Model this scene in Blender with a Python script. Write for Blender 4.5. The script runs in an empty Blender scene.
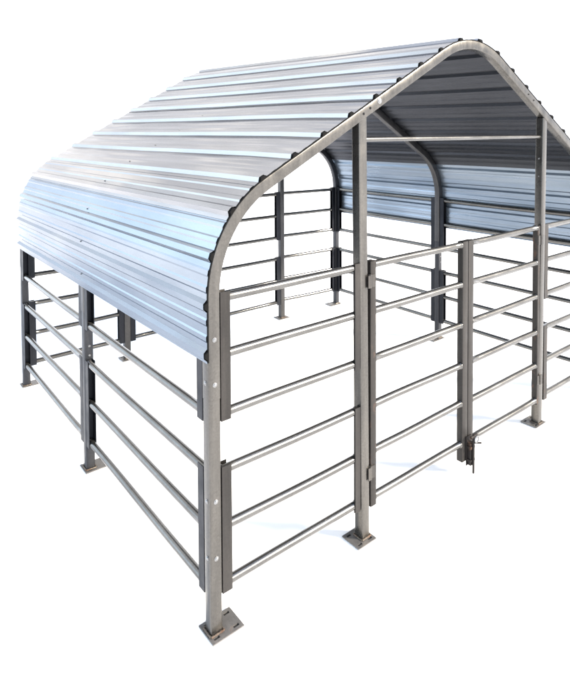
import bpy, math, random
from mathutils import Vector, Matrix, noise
random.seed(4)
SC = bpy.context.scene
COL = SC.collection

# ------------------------------------------------------------------ sizes (metres)
W, D, YM = 3.645, 3.125, 1.555        # outer width, depth, middle frame
PW = 0.057                            # square tube
H0, SP = 0.194, 0.25                  # bottom rail, rail spacing
SLOPE_L, SLOPE_R = 0.535, 0.567

# ------------------------------------------------------------------ mesh helpers
WORLD = {}
class MB:
    def __init__(s): s.v = []; s.f = []; s.m = []
    def add(s, vs, fs, mi=0):
        o = len(s.v); s.v += [Vector(p) for p in vs]
        s.f += [tuple(i + o for i in f) for f in fs]; s.m += [mi] * len(fs)
    def ring_sweep(s, rings, cap=True, mi=0):
        n = len(rings[0]); vs = [p for r in rings for p in r]; fs = []
        for k in range(len(rings) - 1):
            for i in range(n):
                j = (i + 1) % n
                fs.append((k*n+i, k*n+j, (k+1)*n+j, (k+1)*n+i))
        if cap:
            fs.append(tuple(range(n))[::-1]); fs.append(tuple((len(rings)-1)*n + i for i in range(n)))
        s.add(vs, fs, mi)
    def tube(s, a, b, r, n=16, mi=0, sag=0.0):
        a, b = Vector(a), Vector(b); d = (b - a).normalized()
        u = d.orthogonal().normalized(); w = d.cross(u)
        rings = []
        segs = 6 if sag else 1
        for k in range(segs + 1):
            t = k / segs; c = a.lerp(b, t) + Vector((0, 0, -sag * math.sin(math.pi * t)))
            rings.append([c + (u * math.cos(2*math.pi*i/n) + w * math.sin(2*math.pi*i/n)) * r for i in range(n)])
        s.ring_sweep(rings, mi=mi)
    def box(s, x0, x1, y0, y1, z0, z1, c=0.0, mi=0, lean=(0, 0), axis='z'):
        # rounded-corner bar along axis
        if axis == 'z':
            R = rrect(x0, x1, y0, y1, c)
            s.ring_sweep([[Vector((p[0], p[1], z0)) for p in R],
                          [Vector((p[0] + lean[0], p[1] + lean[1], z1)) for p in R]], mi=mi)
        elif axis == 'x':
            R = rrect(y0, y1, z0, z1, c)
            s.ring_sweep([[Vector((x0, p[0], p[1])) for p in R], [Vector((x1, p[0], p[1])) for p in R]], mi=mi)
        else:
            R = rrect(x0, x1, z0, z1, c)
            s.ring_sweep([[Vector((p[0], y0, p[1])) for p in R], [Vector((p[0], y1, p[1])) for p in R]], mi=mi)

def rrect(a0, a1, b0, b1, c):
    if c <= 0: return [(a0, b0), (a1, b0), (a1, b1), (a0, b1)]
    out = []
    for (cx, cy, st) in ((a1-c, b0+c, -90), (a1-c, b1-c, 0), (a0+c, b1-c, 90), (a0+c, b0+c, 180)):
        for k in range(4):
            t = math.radians(st + 30 * k); out.append((cx + c * math.cos(t), cy + c * math.sin(t)))
    return out

def thing(name, loc, parent=None):
    o = bpy.data.objects.new(name, None); COL.objects.link(o)
    o.empty_display_size = 0.2
    place(o, Vector(loc), parent); return o
def place(o, wloc, parent):
    WORLD[o] = wloc
    if parent is not None:
        o.parent = parent; o.location = wloc - WORLD[parent]
    else:
        o.location = wloc
def build(name, mb, mats, parent, label=None, origin=None, smooth=40):
    if not isinstance(mats, (list, tuple)): mats = [mats]
    vs = mb.v
    if origin is None:
        mn = [min(p[i] for p in vs) for i in range(3)]; mx = [max(p[i] for p in vs) for i in range(3)]
        origin = Vector(((mn[0]+mx[0])/2, (mn[1]+mx[1])/2, mn[2]))
    me = bpy.data.meshes.new(name)
    me.from_pydata([p - origin for p in vs], [], mb.f)
    for m in mats: me.materials.append(m)
    for p, mi in zip(me.polygons, mb.m): p.material_index = mi; p.use_smooth = True
    import bmesh
    bm = bmesh.new(); bm.from_mesh(me); bmesh.ops.recalc_face_normals(bm, faces=bm.faces); bm.to_mesh(me); bm.free()
    me.set_sharp_from_angle(angle=math.radians(smooth))
    o = bpy.data.objects.new(name, me); COL.objects.link(o)
    place(o, origin, parent)
    if label: o['label'] = label
    return o

# ------------------------------------------------------------------ materials
def nodes(name):
    m = bpy.data.materials.new(name); m.use_nodes = True
    nt = m.node_tree; b = nt.nodes['Principled BSDF']; return m, nt, b
def N(nt, t, **k):
    n = nt.nodes.new(t)
    for a, v in k.items():
        if a in n.inputs: n.inputs[a].default_value = v
        else: setattr(n, a, v)
    return n
def ramp(nt, fac, stops):
    r = nt.nodes.new('ShaderNodeValToRGB')
    while len(r.color_ramp.elements) < len(stops): r.color_ramp.elements.new(0.5)
    for e, (p, c) in zip(r.color_ramp.elements, stops):
        e.position = p; e.color = (*c, 1)
    nt.links.new(fac, r.inputs['Fac']); return r.outputs['Color']
def mapped(nt, scale):
    tc = nt.nodes.new('ShaderNodeNewGeometry'); mp = nt.nodes.new('ShaderNodeMapping')
    mp.inputs['Scale'].default_value = scale
    nt.links.new(tc.outputs['Position'], mp.inputs['Vector']); return mp.outputs['Vector']

def steel(name, lo, hi, metallic=0.85, rough=(0.3, 0.5), streak=(14, 14, 1.2), rust=0.0, bump=0.15, spangle=True, rust_low=False):
    m, nt, b = nodes(name); L = nt.links.new
    lo = tuple(v * 0.86 for v in lo); hi = tuple(v * 0.86 for v in hi)
    n1 = N(nt, 'ShaderNodeTexNoise', Scale=1.0, Detail=6.0, Roughness=0.6); L(mapped(nt, streak), n1.inputs['Vector'])
    col = ramp(nt, n1.outputs['Fac'], [(0.3, lo), (0.7, hi)])
    if spangle:
        vo = N(nt, 'ShaderNodeTexVoronoi', Scale=130.0); L(mapped(nt, (1, 1, 1)), vo.inputs['Vector'])
        sp = ramp(nt, vo.outputs['Color'], [(0.0, (0.86,)*3), (1.0, (1.08,)*3)])
        mx = N(nt, 'ShaderNodeMix', data_type='RGBA', blend_type='MULTIPLY'); mx.inputs[0].default_value = 1
        L(col, mx.inputs[6]); L(sp, mx.inputs[7]); col = mx.outputs[2]
    n2 = N(nt, 'ShaderNodeTexNoise', Scale=9.0, Detail=5.0); L(mapped(nt, (1, 1, 1)), n2.inputs['Vector'])
    mr = N(nt, 'ShaderNodeMapRange'); mr.inputs['From Min'].default_value = 0.3; mr.inputs['From Max'].default_value = 0.7
    mr.inputs['To Min'].default_value = rough[0]; mr.inputs['To Max'].default_value = rough[1]
    L(n2.outputs['Fac'], mr.inputs['Value'])
    rgh = mr.outputs['Result']
    if rust > 0:
        n3 = N(nt, 'ShaderNodeTexNoise', Scale=16.0, Detail=9.0, Roughness=0.72); L(mapped(nt, (1, 1, 0.5)), n3.inputs['Vector'])
        msk = ramp(nt, n3.outputs['Fac'], [(0.62 - rust * 0.3, (0, 0, 0)), (0.72 - rust * 0.3, (1, 1, 1))])
        rc = ramp(nt, n2.outputs['Fac'], [(0.35, (0.02, 0.008, 0.004)), (0.6, (0.07, 0.03, 0.012)), (0.75, (0.12, 0.06, 0.026))])
        mk = msk
        mx = N(nt, 'ShaderNodeMix', data_type='RGBA'); L(mk, mx.inputs[0]); L(col, mx.inputs[6]); L(rc, mx.inputs[7]); col = mx.outputs[2]
        mm = N(nt, 'ShaderNodeMix', data_type='FLOAT'); L(mk, mm.inputs[0]); mm.inputs[2].default_value = metallic; mm.inputs[3].default_value = 0.0
        L(mm.outputs[0], b.inputs['Metallic'])
        mr2 = N(nt, 'ShaderNodeMix', data_type='FLOAT'); L(mk, mr2.inputs[0]); L(rgh, mr2.inputs[2]); mr2.inputs[3].default_value = 0.85
        rgh = mr2.outputs[0]
    else:
        b.inputs['Metallic'].default_value = metallic
    L(col, b.inputs['Base Color']); L(rgh, b.inputs['Roughness'])
    bp = N(nt, 'ShaderNodeBump', Strength=bump, Distance=0.002)
    n4 = N(nt, 'ShaderNodeTexNoise', Scale=60.0, Detail=4.0); L(mapped(nt, (1, 1, 0.3)), n4.inputs['Vector'])
    L(n4.outputs['Fac'], bp.inputs['Height']); L(bp.outputs['Normal'], b.inputs['Normal'])
    return m

M = {}
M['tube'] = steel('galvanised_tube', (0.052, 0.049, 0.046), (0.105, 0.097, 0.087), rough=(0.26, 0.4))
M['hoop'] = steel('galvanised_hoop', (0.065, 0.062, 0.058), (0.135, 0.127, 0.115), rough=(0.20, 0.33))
M['shade_tube'] = steel('galvanised_tube_shaded', (0.024, 0.027, 0.034), (0.055, 0.055, 0.058), rough=(0.34, 0.5))  # side and rear posts, rear hoop: shade put into a darker, bluer colour
M['half_shade_tube'] = steel('galvanised_tube_half_shaded', (0.05, 0.05, 0.053), (0.085, 0.083, 0.082), rough=(0.34, 0.5))  # middle hoop and rear posts: lighter shade, also put into the colour
M['shade_channel'] = steel('channel_steel_shaded', (0.007, 0.009, 0.014), (0.02, 0.022, 0.028), metallic=0.7, rough=(0.4, 0.6))  # side and rear channels: darkened colour stands in for their shade
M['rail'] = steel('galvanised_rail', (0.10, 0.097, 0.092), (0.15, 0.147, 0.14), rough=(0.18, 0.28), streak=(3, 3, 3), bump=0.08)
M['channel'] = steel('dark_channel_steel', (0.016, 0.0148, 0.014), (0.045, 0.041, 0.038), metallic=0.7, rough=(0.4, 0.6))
M['rusty'] = steel('rust_spotted_channel_steel', (0.02, 0.018, 0.0165), (0.036, 0.032, 0.029), metallic=0.7, rough=(0.4, 0.6), rust=0.2)
M['plate'] = steel('weathered_plate_steel', (0.13, 0.125, 0.12), (0.19, 0.182, 0.175), metallic=0.7, rough=(0.42, 0.6), streak=(9, 9, 9), rust=0.05)
M['weld'] = steel('rusty_weld', (0.09, 0.075, 0.06), (0.14, 0.115, 0.09), metallic=0.7, rough=(0.3, 0.5), rust=0.5)
M['latch'] = steel('rusty_latch_iron', (0.006, 0.005, 0.005), (0.018, 0.013, 0.011), metallic=0.5, rough=(0.5, 0.8), rust=0.12, spangle=False)
M['bolt'] = steel('zinc_bolt', (0.2, 0.2, 0.2), (0.28, 0.28, 0.28), rough=(0.2, 0.3), spangle=False)

def flat(name, c, r, metallic=0.0):
    m, nt, b = nodes(name)
    n = N(nt, 'ShaderNodeTexNoise', Scale=30.0, Detail=5.0); nt.links.new(mapped(nt, (1, 1, 1)), n.inputs['Vector'])
    nt.links.new(ramp(nt, n.outputs['Fac'], [(0.3, tuple(x*0.8 for x in c)), (0.7, tuple(x*1.15 for x in c))]), b.inputs['Base Color'])
    b.inputs['Roughness'].default_value = r; b.inputs['Metallic'].default_value = metallic; return m
M['foam'] = flat('black_foam_rubber', (0.002, 0.002, 0.002), 0.95)
M['foam'].node_tree.nodes['Principled BSDF'].inputs['Specular IOR Level'].default_value = 0.15
M['slot'] = flat('dark_slot', (0.006, 0.006, 0.006), 0.9)

def sheet_mat(name, lo, hi, rough, metallic, osc=0.6):
    m, nt, b = nodes(name); L = nt.links.new
    lo = tuple(v * 0.86 for v in lo); hi = tuple(v * 0.86 for v in hi)
    n1 = N(nt, 'ShaderNodeTexNoise', Scale=1.0, Detail=7.0, Roughness=0.62); L(mapped(nt, (5, 1.1, 5)), n1.inputs['Vector'])
    c = ramp(nt, n1.outputs['Fac'], [(0.3, lo), (0.7, hi)])
    L(c, b.inputs['Base Color'])
    b.inputs['Specular Tint'].default_value = (0.6, 0.6, 0.62, 1)
    n2 = N(nt, 'ShaderNodeTexNoise', Scale=1.0, Detail=1.5, Roughness=0.5); L(mapped(nt, (7, 2.2, 7)), n2.inputs['Vector'])
    mr = N(nt, 'ShaderNodeMapRange'); mr.inputs['From Min'].default_value = 0.3; mr.inputs['From Max'].default_value = 0.7
    mr.inputs['To Min'].default_value = rough[0]; mr.inputs['To Max'].default_value = rough[1]
    L(n2.outputs['Fac'], mr.inputs['Value']); L(mr.outputs['Result'], b.inputs['Roughness'])
    b.inputs['Metallic'].default_value = metallic
    n3 = N(nt, 'ShaderNodeTexNoise', Scale=1.0, Detail=0.0); L(mapped(nt, (6, 2.2, 6)), n3.inputs['Vector'])
    bp = N(nt, 'ShaderNodeBump', Strength=osc, Distance=0.012)
    L(n3.outputs['Fac'], bp.inputs['Height']); L(bp.outputs['Normal'], b.inputs['Normal'])
    return m
M['sheet'] = sheet_mat('aluzinc_sheet', (0.27, 0.27, 0.274), (0.34, 0.34, 0.344), (0.13, 0.20), 0.85)
M['wall'] = sheet_mat('aluzinc_wall_sky_tint', (0.20, 0.23, 0.268), (0.26, 0.295, 0.335), (0.16, 0.24), 0.85)  # bluer than the roof: sky reflection put into the base colour
M['under'] = sheet_mat('sheet_underside_shaded', (0.038, 0.041, 0.048), (0.05, 0.054, 0.062), (0.32, 0.42), 0.8, 0.2)  # roof underside, same metal: shade and dark reflection put into the colour

M['lit_back'] = sheet_mat('sheet_underside_sky_lit', (0.20, 0.245, 0.30), (0.26, 0.305, 0.36), (0.25, 0.4), 0.8, 0.2)  # inside of the wall sheets: reflected blue skylight put into the colour
# ------------------------------------------------------------------ ground
mg, nt, b = nodes('pale_ground')
ng = N(nt, 'ShaderNodeTexNoise', Scale=0.7, Detail=6.0); nt.links.new(mapped(nt, (1, 1, 1)), ng.inputs['Vector'])
nt.links.new(ramp(nt, ng.outputs['Fac'], [(0.3, (0.88, 0.88, 0.88)), (0.7, (0.92, 0.92, 0.92))]), b.inputs['Base Color'])
b.inputs['Roughness'].default_value = 1.0; b.inputs['Specular IOR Level'].default_value = 0.0
g = MB(); g.add([(-900, -900, 0), (900, -900, 0), (900, 900, 0), (-900, 900, 0)], [(0, 1, 2, 3)])
go = build('ground', g, mg, None, origin=Vector((0, 0, 0))); go['kind'] = 'structure'; go['label'] = 'plain white ground under the shelter'

# ------------------------------------------------------------------ frame profile (outer line of a hoop)
def profile():
    pts = []   # (x, z, nx, nz)
    def arc(cx, cz, r, a0, a1, n):
        for k in range(n + 1):
            a = math.radians(a0 + (a1 - a0) * k / n)
            pts.append((cx + r * math.cos(a), cz + r * math.sin(a), math.cos(a), math.sin(a)))
    tl, tr = math.degrees(math.atan(SLOPE_L)), math.degrees(math.atan(SLOPE_R))
    zl = 1.915 - SLOPE_L * 0.25                       # roof line at x = 0
    zr = 2.586 + SLOPE_R * (2.27 - W)                 # roof line at x = W
    r = 0.55
    Tl = r * math.tan(math.radians((90 - tl) / 2)); Tr = r * math.tan(math.radians((90 - tr) / 2))
    pts.append((0, 0.0, -1, 0)); pts.append((0, 1.0, -1, 0))
    arc(r, zl - Tl, r, 180, 90 + tl, 14)
    # apex
    ax = (2.586 + SLOPE_R * 2.27 - zl) / (SLOPE_L + SLOPE_R); az = zl + SLOPE_L * ax
    ra = 0.62
    T = ra * math.tan(math.radians((tl + tr) / 2))
    p0 = Vector((ax - T * math.cos(math.radians(tl)), az - T * math.sin(math.radians(tl))))
    c = p0 + Vector((math.sin(math.radians(tl)), -math.cos(math.radians(tl)))) * ra
    arc(c.x, c.y, ra, 90 + tl, 90 - tr, 14)
    arc(W - r, zr - Tr, r, 90 - tr, 0, 14)
    pts.append((W, 1.0, 1, 0)); pts.append((W, 0.0, 1, 0))
    return pts
PROF = profile()
SCUM = [0.0]
for a, c in zip(PROF, PROF[1:]): SCUM.append(SCUM[-1] + math.hypot(c[0]-a[0], c[1]-a[1]))
def at_s(s):
    s = min(max(s, 0), SCUM[-1] - 1e-6)
    k = 0
    while SCUM[k + 1] < s: k += 1
    t = (s - SCUM[k]) / (SCUM[k+1] - SCUM[k]); a, c = PROF[k], PROF[k+1]
    nx, nz = a[2] + (c[2]-a[2]) * t, a[3] + (c[3]-a[3]) * t; l = math.hypot(nx, nz)
    return a[0] + (c[0]-a[0]) * t, a[1] + (c[1]-a[1]) * t, nx / l, nz / l
def warp(x, y, z):      # the ridge climbs a little towards the back frame
    return Vector((x, y, z + 0.085 * max(0.0, y / D) * max(0.0, (z - 1.95) / 0.76)))
def hoop_z(x):          # inner (under) side of the hoop above x
    best = None
    for k in range(400):
        s = SCUM[-1] * k / 400; p = at_s(s)
        q = (p[0] - p[2] * PW, p[1] - p[3] * PW)
        if q[1] > 1.2 and (best is None or abs(q[0] - x) < abs(best[0] - x)): best = q
    return best[1]

# ------------------------------------------------------------------ the shelter
root = thing('corral_shelter', (0.0, 0.0, 0.0))
root['label'] = 'galvanised steel livestock shelter with curved corrugated roof, tube rail pens and a double gate'
root['category'] = 'shelter'

def slot_plate(par, x0, x1, y0, y1, px, py, label=None, w=PW):
    """base plate with four slotted holes, welded foot"""
    mb = MB(); t = 0.006
    # plate top built as a grid with real slot openings
    sl = 0.028; sw = 0.013; e = 0.015
    xs = sorted({x0, x0+e, x0+e+sl, x1-e-sl, x1-e, x1}); ys = sorted({y0, y0+e, y0+e+sw, y1-e-sw, y1-e, y1})
    for i in range(5):
        for j in range(5):
            if i in (1, 3) and j in (1, 3): continue
            mb.box(xs[i], xs[i+1], ys[j], ys[j+1], 0.004, 0.004 + t)
    build('base_plate', dedupe(mb), M['plate'], par, label)
    for i in (1, 3):
        for j in (1, 3):
            s = MB(); s.box(xs[i], xs[i+1], ys[j], ys[j+1], 0.0035, 0.0050); build('slot_hole', s, M['slot'], par)
    wb = MB(); z = 0.012; q = [(px-.003, py-.003), (px+w+.003, py-.003), (px+w+.003, py+w+.003), (px-.003, py+w+.003)]
    for k in range(4):
        a, c = q[k], q[(k+1) % 4]; rings = []
        for i in range(9):
            tt = i / 8; r = 0.0045 + 0.0012 * math.sin(i * 2.3 + k)
            ctr = Vector((a[0] + (c[0]-a[0])*tt, a[1] + (c[1]-a[1])*tt, z))
            d = Vector((c[0]-a[0], c[1]-a[1], 0)).normalized(); n = Vector((-d.y, d.x, 0))
            rings.append([ctr + (n * math.cos(v) + Vector((0, 0, 1)) * math.sin(v)) * r for v in [math.tau * h / 8 for h in range(8)]])
        wb.ring_sweep(rings)
    build('weld', wb, M['weld'], par)

def dedupe(mb):
    """drop interior faces that two boxes share"""
    seen = {}
    for i, f in enumerate(mb.f):
        key = frozenset((round(mb.v[j].x, 5), round(mb.v[j].y, 5), round(mb.v[j].z, 5)) for j in f)
        seen.setdefault(key, []).append(i)
    out = MB(); idx = {}
    for key, l in seen.items():
        if len(l) > 1: continue
        f = mb.f[l[0]]; nf = []
        for j in f:
            k = tuple(round(c, 5) for c in mb.v[j])
            if k not in idx: idx[k] = len(out.v); out.v.append(mb.v[j].copy())
            nf.append(idx[k])
        out.f.append(tuple(nf)); out.m.append(0)
    return out

def bolt(par, p, nrm, r=0.007, mat='bolt'):
    p = Vector(p); n = Vector(nrm).normalized(); mb = MB()
    u = n.orthogonal().normalized(); w = n.cross(u)
    def ring(rr, h, k=12): return [p + n * h + (u * math.cos(math.tau*i/k) + w * math.sin(math.tau*i/k)) * rr for i in range(k)]
    mb.ring_sweep([ring(r*1.5, 0.0), ring(r*1.5, 0.0015), ring(r, 0.002), ring(r*0.95, 0.004), ring(r*0.6, 0.006)])
    build('bolt', mb, M[mat], par)

SPLICE = 1.02
def hoop(y0, label, mat='hoop'):
    y1 = y0 + PW; rings = []
    c = 0.006
    n0 = 0
    ss = [SPLICE] + [SCUM[k] for k in range(len(PROF)) if SCUM[k] > SPLICE + .01 and PROF[k][1] > SPLICE + .01] + [SCUM[-1] - SPLICE]
    # extra samples on the long straights
    full = []
    for a, b2 in zip(ss, ss[1:]):
        k = max(1, int((b2 - a) / 0.12)); full += [a + (b2-a)*i/k for i in range(k)]
    full.append(ss[-1])
    sec = rrect(0, PW, y0, y1, c)     # depth below outer line, y
    for s in full:
        x, z, nx, nz = at_s(s)
        rings.append([warp(x - nx*d, y, z - nz*d) for d, y in sec])
    mb = MB(); mb.ring_sweep(rings)
    return build('hoop', mb, M[mat], root, label)

def post(x, y, z1, lean=(0, 0), label=None, plate=None, inset=0.0, name='post', mat='tube'):
    mb = MB(); i = inset
    mb.box(x+i, x+PW-i, y+i, y+PW-i, 0.006, z1, 0.006, lean=lean)
    o = build(name, mb, M[mat], root, label)
    x0, x1, y0, y1 = plate
    slot_plate(o, x0, x1, y0, y1, x, y)
    return o

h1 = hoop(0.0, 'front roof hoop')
h2 = hoop(YM, 'middle roof hoop', 'half_shade_tube')
h3 = hoop(D, 'rear roof hoop', 'shade_tube')
# bolts and holes on the front hoop above the left gate post
def hoop_bolt(s, d, y=0.0, **k):
    x, z, nx, nz = at_s(s); p = warp(x - nx*d, y, z - nz*d); bolt(h1, p, (0, -1, 0), **k)
s_of = lambda xx: min((abs(at_s(SCUM[-1]*k/2000)[0] - xx), SCUM[-1]*k/2000) for k in range(300, 1700))[1]
hoop_bolt(s_of(1.02), 0.024, r=0.011)
hoop_bolt(s_of(0.95), 0.026, r=0.005, mat='slot'); hoop_bolt(s_of(0.90), 0.030, r=0.005, mat='slot')
for xx in (2.55, 2.62): hoop_bolt(s_of(xx), 0.028, r=0.004, mat='slot')

# corner and middle legs that carry the hoops
E_ = 0.0012
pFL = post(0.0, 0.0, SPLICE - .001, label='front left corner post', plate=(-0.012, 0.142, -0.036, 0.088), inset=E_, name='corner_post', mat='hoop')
pLM = post(0.0, YM, SPLICE - .001, label='middle post of the left side', plate=(-0.012, 0.150, YM-0.03, YM+0.09), inset=E_, mat='shade_tube')
pBL = post(0.0, D, SPLICE - .001, label='rear left corner post', plate=(-0.012, 0.150, D-0.02, D+0.08), inset=E_, name='corner_post', mat='shade_tube')
pBR = post(W-PW, D, SPLICE - .001, label='rear right corner post', plate=(W-0.16, W+0.01, D-0.03, D+0.09), inset=E_, name='corner_post', mat='shade_tube')
pRM = post(W-PW, YM, SPLICE - .001, label='middle post of the right side', plate=(W-0.16, W+0.01, YM-0.03, YM+0.09), inset=E_, mat='shade_tube')
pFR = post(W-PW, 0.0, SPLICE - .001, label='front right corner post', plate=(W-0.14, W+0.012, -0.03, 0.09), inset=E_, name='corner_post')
def ytop(x, y): return warp(x, y, hoop_z(x + PW/2)).z + 0.012
XG0, XG1 = 0.896, 2.718
pG0 = post(XG0, -0.004, ytop(XG0-.008, 0), lean=(-0.010, 0.008), label='left gate post', plate=(0.838, 0.968, -0.038, 0.088), name='gate_post', mat='hoop')
pG1 = post(XG1, 0.004, ytop(XG1+.034, 0), lean=(0.034, 0.0), label='right gate post', plate=(2.665, 2.800, -0.012, 0.112), name='gate_post', mat='hoop')
pB1 = post(0.883, D, ytop(0.883, D), label='rear post nearer the left corner', plate=(0.85, 0.985, D-0.03, D+0.09), mat='half_shade_tube')
pB2 = post(2.729, D, ytop(2.729, D), label='rear post nearer the right corner', plate=(2.69, 2.83, D-0.03, D+0.09), mat='half_shade_tube')

for z in (1.085, 0.584, 0.338): bolt(pFL, (0.0285, 0.0 + (E_ if z < SPLICE else 0), z), (0, -1, 0))
bolt(pFL, (0.0285, 0.0, 1.276), (0, -1, 0))
for z in (1.092, 0.584, 0.338): bolt(pFL, (0.0 + (E_ if z < SPLICE else 0), 0.028, z), (-1, 0, 0))
for z in (1.10, 0.80, 0.74): bolt(pLM, (0.030, YM, z), (0, -1, 0), r=0.005)
for z in (0.86, 0.80): bolt(pRM, (W-.030, YM, z), (0, -1, 0), r=0.005)
for z in (1.95, 1.82): bolt(pG1, (XG1+.03, 0.0325, z), (-1, 0, 0), r=0.005)

# cross bar between the gate posts
cb = MB(); cb.tube((XG0+PW-.012, 0.030, 2.105), (XG1+.030+.004, 0.030, 2.105), 0.0125)
build('cross_bar', cb, M['rail'], root)

# ------------------------------------------------------------------ pen panels
RR = 0.0195
def rail_mesh(A, B, bead_at=0.0):
    # tube with a slight sag and a welded bead where it meets the channel
    A, B = Vector(A), Vector(B); d = (B - A).normalized(); Lg = (B - A).length
    u = d.orthogonal().normalized(); w = d.cross(u); n = 20; rings = []
    sg = random.uniform(-0.002, 0.004); sd = random.uniform(-0.002, 0.002); sidev = d.cross(Vector((0, 0, 1)))
    st = [(0, 0), (.004, .0032), (.009, .0028), (.012, 0)]
    ts = [(t, r) for t, r in st] + [(Lg * k / 10, 0) for k in range(1, 10)] + [(Lg - t, r) for t, r in st[::-1]]
    for t, r in ts:
        q = math.sin(math.pi * t / Lg); c = A + d * t - Vector((0, 0, sg * q)) + sidev * sd * math.sin(2 * math.pi * t / Lg)
        rr = RR + r
        rings.append([c + (u * math.cos(math.tau*i/n) + w * math.sin(math.tau*i/n)) * (rr + (random.uniform(-.0007, .0007) if r else 0)) for i in range(n)])
    mb = MB(); mb.ring_sweep(rings); return mb
def panel(p0, p1, level, label, name='rail_panel', wa=0.048, wb=0.048, off=0.0, mats=('channel', 'channel'), shifta=0.0, shiftb=0.0, rows=None, z0=None, z1=None, inset=0.006, depb=0.046):
    """panel between plan points p0 and p1 (along x or y); off = outward plane of its front face"""
    ax = 0 if abs(p1[0]-p0[0]) > abs(p1[1]-p0[1]) else 1
    rows = rows if rows is not None else (range(3, 6) if level else range(0, 3))
    za = z0 if z0 is not None else H0 + SP*rows[0] - 0.028
    zb = z1 if z1 is not None else H0 + SP*rows[-1] + 0.024
    e = thing(name, ((p0[0]+p1[0])/2, (p0[1]+p1[1])/2, za), root)
    e['label'] = label
    T = 0.0035; Dp = 0.046
    def stile(a, w, face, mat, sh, Dp=0.046):
        # U channel, open towards the rails (face = +1 opens to larger coordinate)
        mb = MB()
        lo, hi = a, a + w
        q = (p0[1] if ax == 0 else p0[0]) + off + sh
        # cross-section polygon in (along, across)
        if face > 0: poly = [(lo, q), (hi, q), (hi, q+T), (lo+T, q+T), (lo+T, q+Dp-T), (hi, q+Dp-T), (hi, q+Dp), (lo, q+Dp)]
        else:        poly = [(lo, q), (hi, q), (hi, q+Dp), (lo, q+Dp), (lo, q+Dp-T), (hi-T, q+Dp-T), (hi-T, q+T), (lo, q+T)]
        P = (lambda u, v, z: Vector((u, v, z))) if ax == 0 else (lambda u, v, z: Vector((v, u, z)))
        n = len(poly); vs = [P(u, v, z) for z in (za, zb) for u, v in poly]
        fs = [(i, (i+1) % n, n + (i+1) % n, n + i) for i in range(n)]
        if face > 0: caps = [(0, 1, 2, 3), (0, 3, 4, 7), (4, 5, 6, 7)]
        else:        caps = [(0, 1, 6, 7), (1, 2, 5, 6), (2, 3, 4, 5)]
        fs += caps + [tuple(n + i for i in c) for c in caps]
        mb.add(vs, fs)
        build('side_channel', mb, M[mat], e)
    a0, a1 = (p0[ax], p1[ax])
    stile(a0, wa, 1, mats[0], shifta); stile(a1 - wb, wb, -1, mats[1], shiftb, depb)
    for i in rows:
        z = H0 + SP * i + random.uniform(-.002, .002)
        q = (p0[1] if ax == 0 else p0[0]) + off + Dp/2
        if ax == 0: A, B = (a0+inset, q+shifta, z+random.uniform(-.002, .002)), (a1-inset, q+shiftb, z+random.uniform(-.002, .002))
        else:       A, B = (q+shifta, a0+inset, z+random.uniform(-.002, .002)), (q+shiftb, a1-inset, z+random.uniform(-.002, .002))
        build('rail', rail_mesh(A, B), M['rail'], e)
    return e

G = 0.003
for lv, ln in ((1, 'upper'), (0, 'lower')):
    panel((PW+G, 0.002), (XG0-.006, 0.002), lv, f'{ln} rail panel left of the gate', wb=0.036, depb=0.012)
    panel((XG1+PW+.018, 0.004), (W-PW-G, 0.004), lv, f'{ln} rail panel right of the gate', mats=('rusty', 'channel'))
    panel((0.002, PW+G), (0.002, YM-G), lv, f'{ln} rail panel, front half of the left side', mats=('shade_channel', 'shade_channel'))
    panel((0.002, YM+PW+G), (0.002, D-G), lv, f'{ln} rail panel, rear half of the left side', mats=('shade_channel', 'shade_channel'))
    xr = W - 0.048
    panel((xr, PW+G), (xr, YM-G), lv, f'{ln} rail panel, front half of the right side', mats=('shade_channel', 'shade_channel'))
    panel((xr, YM+PW+G), (xr, D-G), lv, f'{ln} rail panel, rear half of the right side', mats=('shade_channel', 'shade_channel'))
    panel((PW+G, D+.004), (0.883-G, D+.004), lv, f'{ln} rail panel, left third of the rear', mats=('shade_channel', 'shade_channel'))
    panel((0.883+PW+G, D+.004), (2.729-G, D+.004), lv, f'{ln} rail panel, middle third of the rear', mats=('shade_channel', 'shade_channel'))
    panel((2.729+PW-.012, D+.004), (W-PW-G, D+.004), lv, f'{ln} rail panel, right third of the rear', mats=('shade_channel', 'shade_channel'), shifta=PW)

# ------------------------------------------------------------------ gate leaves
def gate(a0, a1, lat, hin, zb_a, zb_b, label, wa, wb, mats):
    e = thing('gate', (a0 if hin == 'a' else a1, 0.02, zb_a), root); e['label'] = label
    def stile(x0, x1, z0, mat, lab=None):
        mb = MB(); mb.box(x0, x1, 0.0, 0.042, z0, H0 + 5*SP + .022, 0.004); build('stile', mb, M[mat], e, lab)
    stile(a0, a0+wa, zb_a, mats[0]); stile(a1-wb, a1, zb_b, mats[1])
    for i in range(6):
        z = H0 + SP*i + random.uniform(-.003, .003)
        build('rail', rail_mesh((a0+wa-.004, .021, z), (a1-wb+.004, .021, z+random.uniform(-.004, .004)), 0.004), M['rail'], e)
    hx = a0 - 0.006 if hin == 'a' else a1 + 0.006
    for z in (1.365, 0.345):
        hb = MB()
        for k in range(3): hb.tube((hx, -0.004, z-.036+k*.025), (hx, -0.004, z-.013+k*.025), 0.0075, 12)
        d = 1 if hin == 'a' else -1
        l0, l1 = sorted((hx, hx + d*.034)); hb.box(l0, l1, -.0045, -.0005, z-.034, z+.032)
        l0, l1 = sorted((hx, hx - d*.022)); hb.box(l0, l1, -.0115, -.0075, z-.034, z+.032)
        build('hinge', hb, M['tube'], e)
    return e
g1 = gate(0.965, 1.834, 'b', 'a', 0.155, 0.085, 'left gate leaf', 0.043, 0.055, ('rusty', 'channel'))
g2 = gate(1.839, 2.716, 'a', 'b', 0.085, 0.165, 'right gate leaf', 0.055, 0.030, ('channel', 'rusty'))
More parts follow.
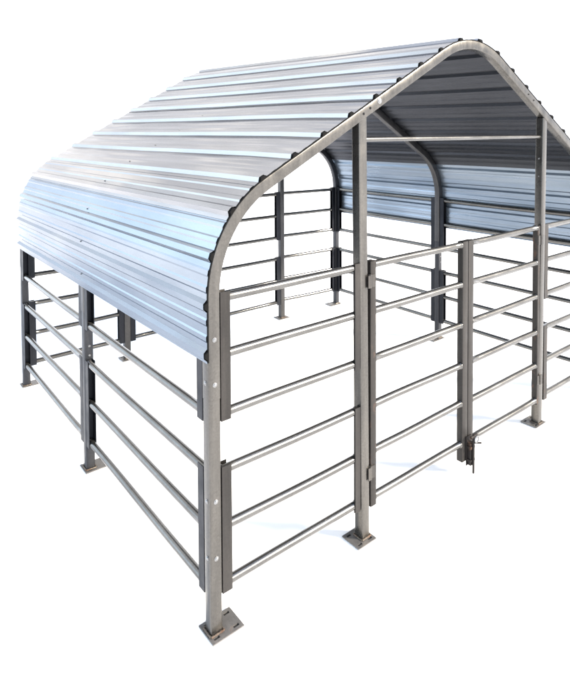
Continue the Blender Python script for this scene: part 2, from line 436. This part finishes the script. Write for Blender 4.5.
# drop bolt latch at the foot of the meeting stiles
lt = MB()
lt.box(1.815, 1.872, -.006, -.001, 0.055, 0.235, 0.0)                 # back plate
lt.box(1.826, 1.862, -.030, -.006, 0.060, 0.200, 0.003)               # housing
lt.box(1.820, 1.868, -.034, -.006, 0.165, 0.180, 0.0)
lt.box(1.820, 1.868, -.034, -.006, 0.085, 0.098, 0.0)
build('latch', lt, M['latch'], g1, 'rusty dark drop bolt latch')
lr = MB(); lr.tube((1.844, -.038, 0.012), (1.844, -.038, 0.26), 0.0075, 10)
lr.tube((1.844, -.038, 0.205), (1.895, -.060, 0.195), 0.006, 10)
lr.tube((1.815, -.038, 0.245), (1.878, -.038, 0.245), 0.009, 10)
build('drop_rod', lr, M['latch'], g1)
rg = MB()
rings = []
for k in range(18):
    a = math.tau * k / 18; c = Vector((1.862 + .019*math.cos(a), -.05, .225 + .019*math.sin(a)))
    n = Vector((math.cos(a), 0, math.sin(a)))
    rings.append([c + (n * math.cos(math.tau*i/8) + Vector((0, 1, 0)) * math.sin(math.tau*i/8)) * .004 for i in range(8)])
rings.append(rings[0]); rg.ring_sweep(rings, cap=False)
build('latch_ring', rg, M['bolt'], g1)

# ------------------------------------------------------------------ roof sheets
S0 = 1.215
send = SCUM[-1] - 1.19
NR = round((send - S0) / 0.2025); PITCH = (send - S0) / NR
RH = 0.0165
LAPS = [0, 3, 8, 13, 18, NR-3, NR]
def rib_profile(i):
    """offsets (ds, h) over one rib centred on 0"""
    return [(-0.027, 0.0), (-0.0125, RH), (0.0125, RH), (0.027, 0.0)]
Y0, Y1 = 0.008, D + PW - 0.006
def sheet(k):
    a, b2 = LAPS[k], LAPS[k+1]
    pts = []
    first, last = (k == 0), (k == len(LAPS) - 2)
    if first: pts.append((S0 - 0.036, 0.0012))
    else: pts.append((S0 + a*PITCH - 0.046, 0.0035))
    for r in range(a, b2 + (1 if last else 0)):
        c = S0 + r * PITCH
        for ds, h in rib_profile(r): pts.append((c + ds, h + (0.0035 if (r == a and not first and ds < 0) else 0.0012)))
        if r < b2 and r < NR:
            # pan with two shallow stiffening ribs
            for f in (1/3, 2/3):
                m = c + PITCH * f
                mh = 0.0042 if (first or r == 3) else 0.0022 if last else 0.0014
                for ds, h in ((-0.017, 0), (-0.009, mh), (0.009, mh), (0.017, 0)): pts.append((m + ds, h + 0.0012))
    if last: pts.append((send + 0.036, 0.0012))
    else: pts.append((S0 + b2*PITCH - 0.031, 0.0012))
    ny = 30
    mb = MB(); n = len(pts)
    T = 0.0010
    def P(s, h, y):
        x, z, nx, nz = at_s(s)
        ph = (s - S0) / PITCH; w = math.sin(math.pi * (ph % 1)) ** 2
        dent = 0.0024 * noise.noise(Vector((math.floor(ph) * 3.1, y * 1.3, 0.5))) * w
        sway = 0.007 * noise.noise(Vector((s * 0.6, y * 0.8, 9.0)))
        sway *= min(1, y / .3) * min(1, (Y1 - y) / .3) * min(1, abs(y - YM) / .3)
        hh = h + dent + max(0.0, sway) + 0.001
        return warp(x + nx*hh, y, z + nz*hh)
    ys = [Y0 + (Y1 - Y0) * j / ny for j in range(ny + 1)]
    top = [P(s, h, y) for y in ys for s, h in pts]
    bot = [P(s, h - T, y) for y in ys for s, h in pts]
    mb.v = top + bot; o = len(top)
    for j in range(ny):
        for i in range(n - 1):
            q = (j*n+i, j*n+i+1, (j+1)*n+i+1, (j+1)*n+i)
            mb.f.append(q); mb.m.append(0)
            mb.f.append(tuple(o + v for v in q[::-1])); mb.m.append(1)
    for i in range(n - 1):
        mb.f.append((i+1, i, o+i, o+i+1)); mb.m.append(0)
        t = ny * n; mb.f.append((t+i, t+i+1, o+t+i+1, o+t+i)); mb.m.append(0)
    for j in range(ny):
        mb.f.append((j*n, (j+1)*n, o+(j+1)*n, o+j*n)); mb.m.append(0)
        mb.f.append(((j+1)*n+n-1, j*n+n-1, o+j*n+n-1, o+(j+1)*n+n-1)); mb.m.append(0)
    sh = build('roof_sheet', mb, [M['wall'] if (first or last) else M['sheet'], M['lit_back'] if (first or last) else M['under']], root, smooth=12)
    # washered screws into the middle hoop
    for r in range(a, b2 + (1 if last else 0)):
        c = S0 + r * PITCH + 0.045
        x, z, nx, nz = at_s(c); p = warp(x + nx*.006, YM + .03, z + nz*.006)
        sc = MB(); nn = Vector((nx, 0, nz)); u = Vector((0, 1, 0)); v = nn.cross(u)
        def ring(rr, h): return [p + nn*h + (u*math.cos(math.tau*i/10) + v*math.sin(math.tau*i/10))*rr for i in range(10)]
        sc.ring_sweep([ring(.0045, -.006), ring(.0045, .0003), ring(.003, .0008), ring(.0028, .0022)])
        build('screw', sc, M['bolt'], sh)
    # black foam closures under each rib end, front
    for r in range(a, b2 + (1 if last else 0)):
        c = S0 + r * PITCH; fb = MB()
        prof = [(-0.018, 0.002), (-0.010, RH - .001), (0.010, RH - .001), (0.018, 0.002)]
        r0 = []
        for y in (-0.004, 0.0075):
            ring = []
            for ds, h in prof:
                x, z, nx, nz = at_s(c + ds); ring.append(warp(x + nx*h, y, z + nz*h))
            r0.append(ring)
        fb.ring_sweep(r0); build('foam_closure', fb, M['foam'], sh)
    return sh
sheets = [sheet(k) for k in range(len(LAPS) - 1)]
# black sealing strip between the sheets and the front hoop
st = MB(); rings = []
s = S0 - 0.03
while s < send + 0.03:
    x, z, nx, nz = at_s(s)
    rings.append([warp(x + nx*h, y, z + nz*h) for h, y in ((-.0012, -.0015), (.0022, -.0015), (.0022, .0070), (-.0012, .0070))]); s += 0.03
st.ring_sweep(rings); build('sealing_strip', st, M['foam'], root)

# ------------------------------------------------------------------ camera
cam = bpy.data.cameras.new('camera'); co = bpy.data.objects.new('camera', cam); COL.objects.link(co)
R_ = Vector((0.76935141, -0.63881061, -0.00440566)); U_ = Vector((0.0248666, 0.02305539, 0.99942489)); F_ = Vector((0.63834165, 0.7690185, -0.03362274))
mt = Matrix((R_, U_, -F_)).transposed().to_4x4(); mt.translation = Vector((-1.16459, -2.05092, 2.13584))
co.matrix_world = mt
cam.sensor_fit = 'HORIZONTAL'; cam.sensor_width = 36; cam.lens = 36 * 566.218 / 570
cam.shift_x = -(307.283 - 285) / 570; cam.shift_y = -(341.5 - 152.837) / 570
cam.clip_start = 0.05; cam.clip_end = 5000
SC.camera = co

# ------------------------------------------------------------------ light
SUN_DIR = Vector((0.56, -0.68, 0.42)).normalized()       # towards the sun
w = bpy.data.worlds.new('World'); SC.world = w; w.use_nodes = True
wn = w.node_tree; bg = wn.nodes['Background']
sky = wn.nodes.new('ShaderNodeTexSky'); sky.sky_type = 'NISHITA'; sky.sun_disc = False
sky.sun_elevation = math.asin(SUN_DIR.z); sky.sun_rotation = math.atan2(SUN_DIR.x, SUN_DIR.y)
sky.air_density = 1.0; sky.dust_density = 0.6; sky.ozone_density = 2.0; sky.altitude = 0
# bright milky haze low in the sky, clear blue higher up
tcw = wn.nodes.new('ShaderNodeTexCoord'); sx = wn.nodes.new('ShaderNodeSeparateXYZ')
wn.links.new(tcw.outputs['Generated'], sx.inputs[0])
def band(z0, z1, out=None):
    h = wn.nodes.new('ShaderNodeMapRange'); h.interpolation_type = 'SMOOTHSTEP'
    h.inputs['From Min'].default_value = z0; h.inputs['From Max'].default_value = z1
    h.inputs['To Min'].default_value = 1.0; h.inputs['To Max'].default_value = 0.0
    wn.links.new(out or sx.outputs['Z'], h.inputs['Value']); return h.outputs['Result']
m1 = wn.nodes.new('ShaderNodeMix'); m1.data_type = 'RGBA'
wn.links.new(band(0.55, 0.95), m1.inputs[0]); wn.links.new(sky.outputs['Color'], m1.inputs[6])
m1.inputs[7].default_value = (2.5, 2.5, 2.55, 1)
# thin warm-lit clouds drifting through the haze
cn = wn.nodes.new('ShaderNodeTexNoise'); cn.inputs['Scale'].default_value = 5.0; cn.inputs['Detail'].default_value = 4.0
cmap = wn.nodes.new('ShaderNodeMapping'); cmap.inputs['Scale'].default_value = (1.0, 1.0, 2.6)
wn.links.new(tcw.outputs['Generated'], cmap.inputs['Vector']); wn.links.new(cmap.outputs['Vector'], cn.inputs['Vector'])
cr = wn.nodes.new('ShaderNodeValToRGB')
cr.color_ramp.elements[0].position = 0.535; cr.color_ramp.elements[0].color = (0, 0, 0, 1)
cr.color_ramp.elements[1].position = 0.70; cr.color_ramp.elements[1].color = (1, 1, 1, 1)
wn.links.new(cn.outputs['Fac'], cr.inputs['Fac'])
mc = wn.nodes.new('ShaderNodeMix'); mc.data_type = 'RGBA'
wn.links.new(cr.outputs['Color'], mc.inputs[0]); wn.links.new(m1.outputs[2], mc.inputs[6])
mc.inputs[7].default_value = (6.0, 5.65, 5.1, 1)
mxw = wn.nodes.new('ShaderNodeMix'); mxw.data_type = 'RGBA'
wn.links.new(band(0.10, 0.26), mxw.inputs[0]); wn.links.new(mc.outputs[2], mxw.inputs[6])
mxw.inputs[7].default_value = (2.7, 2.9, 3.3, 1)
# bright bank of cloud low on the left
ml = wn.nodes.new('ShaderNodeMath'); ml.operation = 'MULTIPLY'
wn.links.new(band(0.30, 0.62), ml.inputs[0]); wn.links.new(band(-0.38, -0.04, sx.outputs['X']), ml.inputs[1])
mb_ = wn.nodes.new('ShaderNodeMix'); mb_.data_type = 'RGBA'
wn.links.new(ml.outputs[0], mb_.inputs[0]); wn.links.new(mxw.outputs[2], mb_.inputs[6])
mb_.inputs[7].default_value = (4.3, 5.1, 5.9, 1)
wn.links.new(mb_.outputs[2], bg.inputs['Color']); bg.inputs['Strength'].default_value = 0.15
sun = bpy.data.lights.new('sun', 'SUN'); so = bpy.data.objects.new('sun', sun); COL.objects.link(so)
sun.energy = 3.0; sun.angle = math.radians(12); sun.color = (1.0, 0.90, 0.77)
so.rotation_euler = SUN_DIR.to_track_quat('Z', 'Y').to_euler(); so.location = (3, -6, 8)
SC.view_settings.view_transform = 'Standard'; SC.view_settings.look = 'None'
SC.view_settings.exposure = 2.45; SC.view_settings.gamma = 1.0
SC.cycles.max_bounces = 8
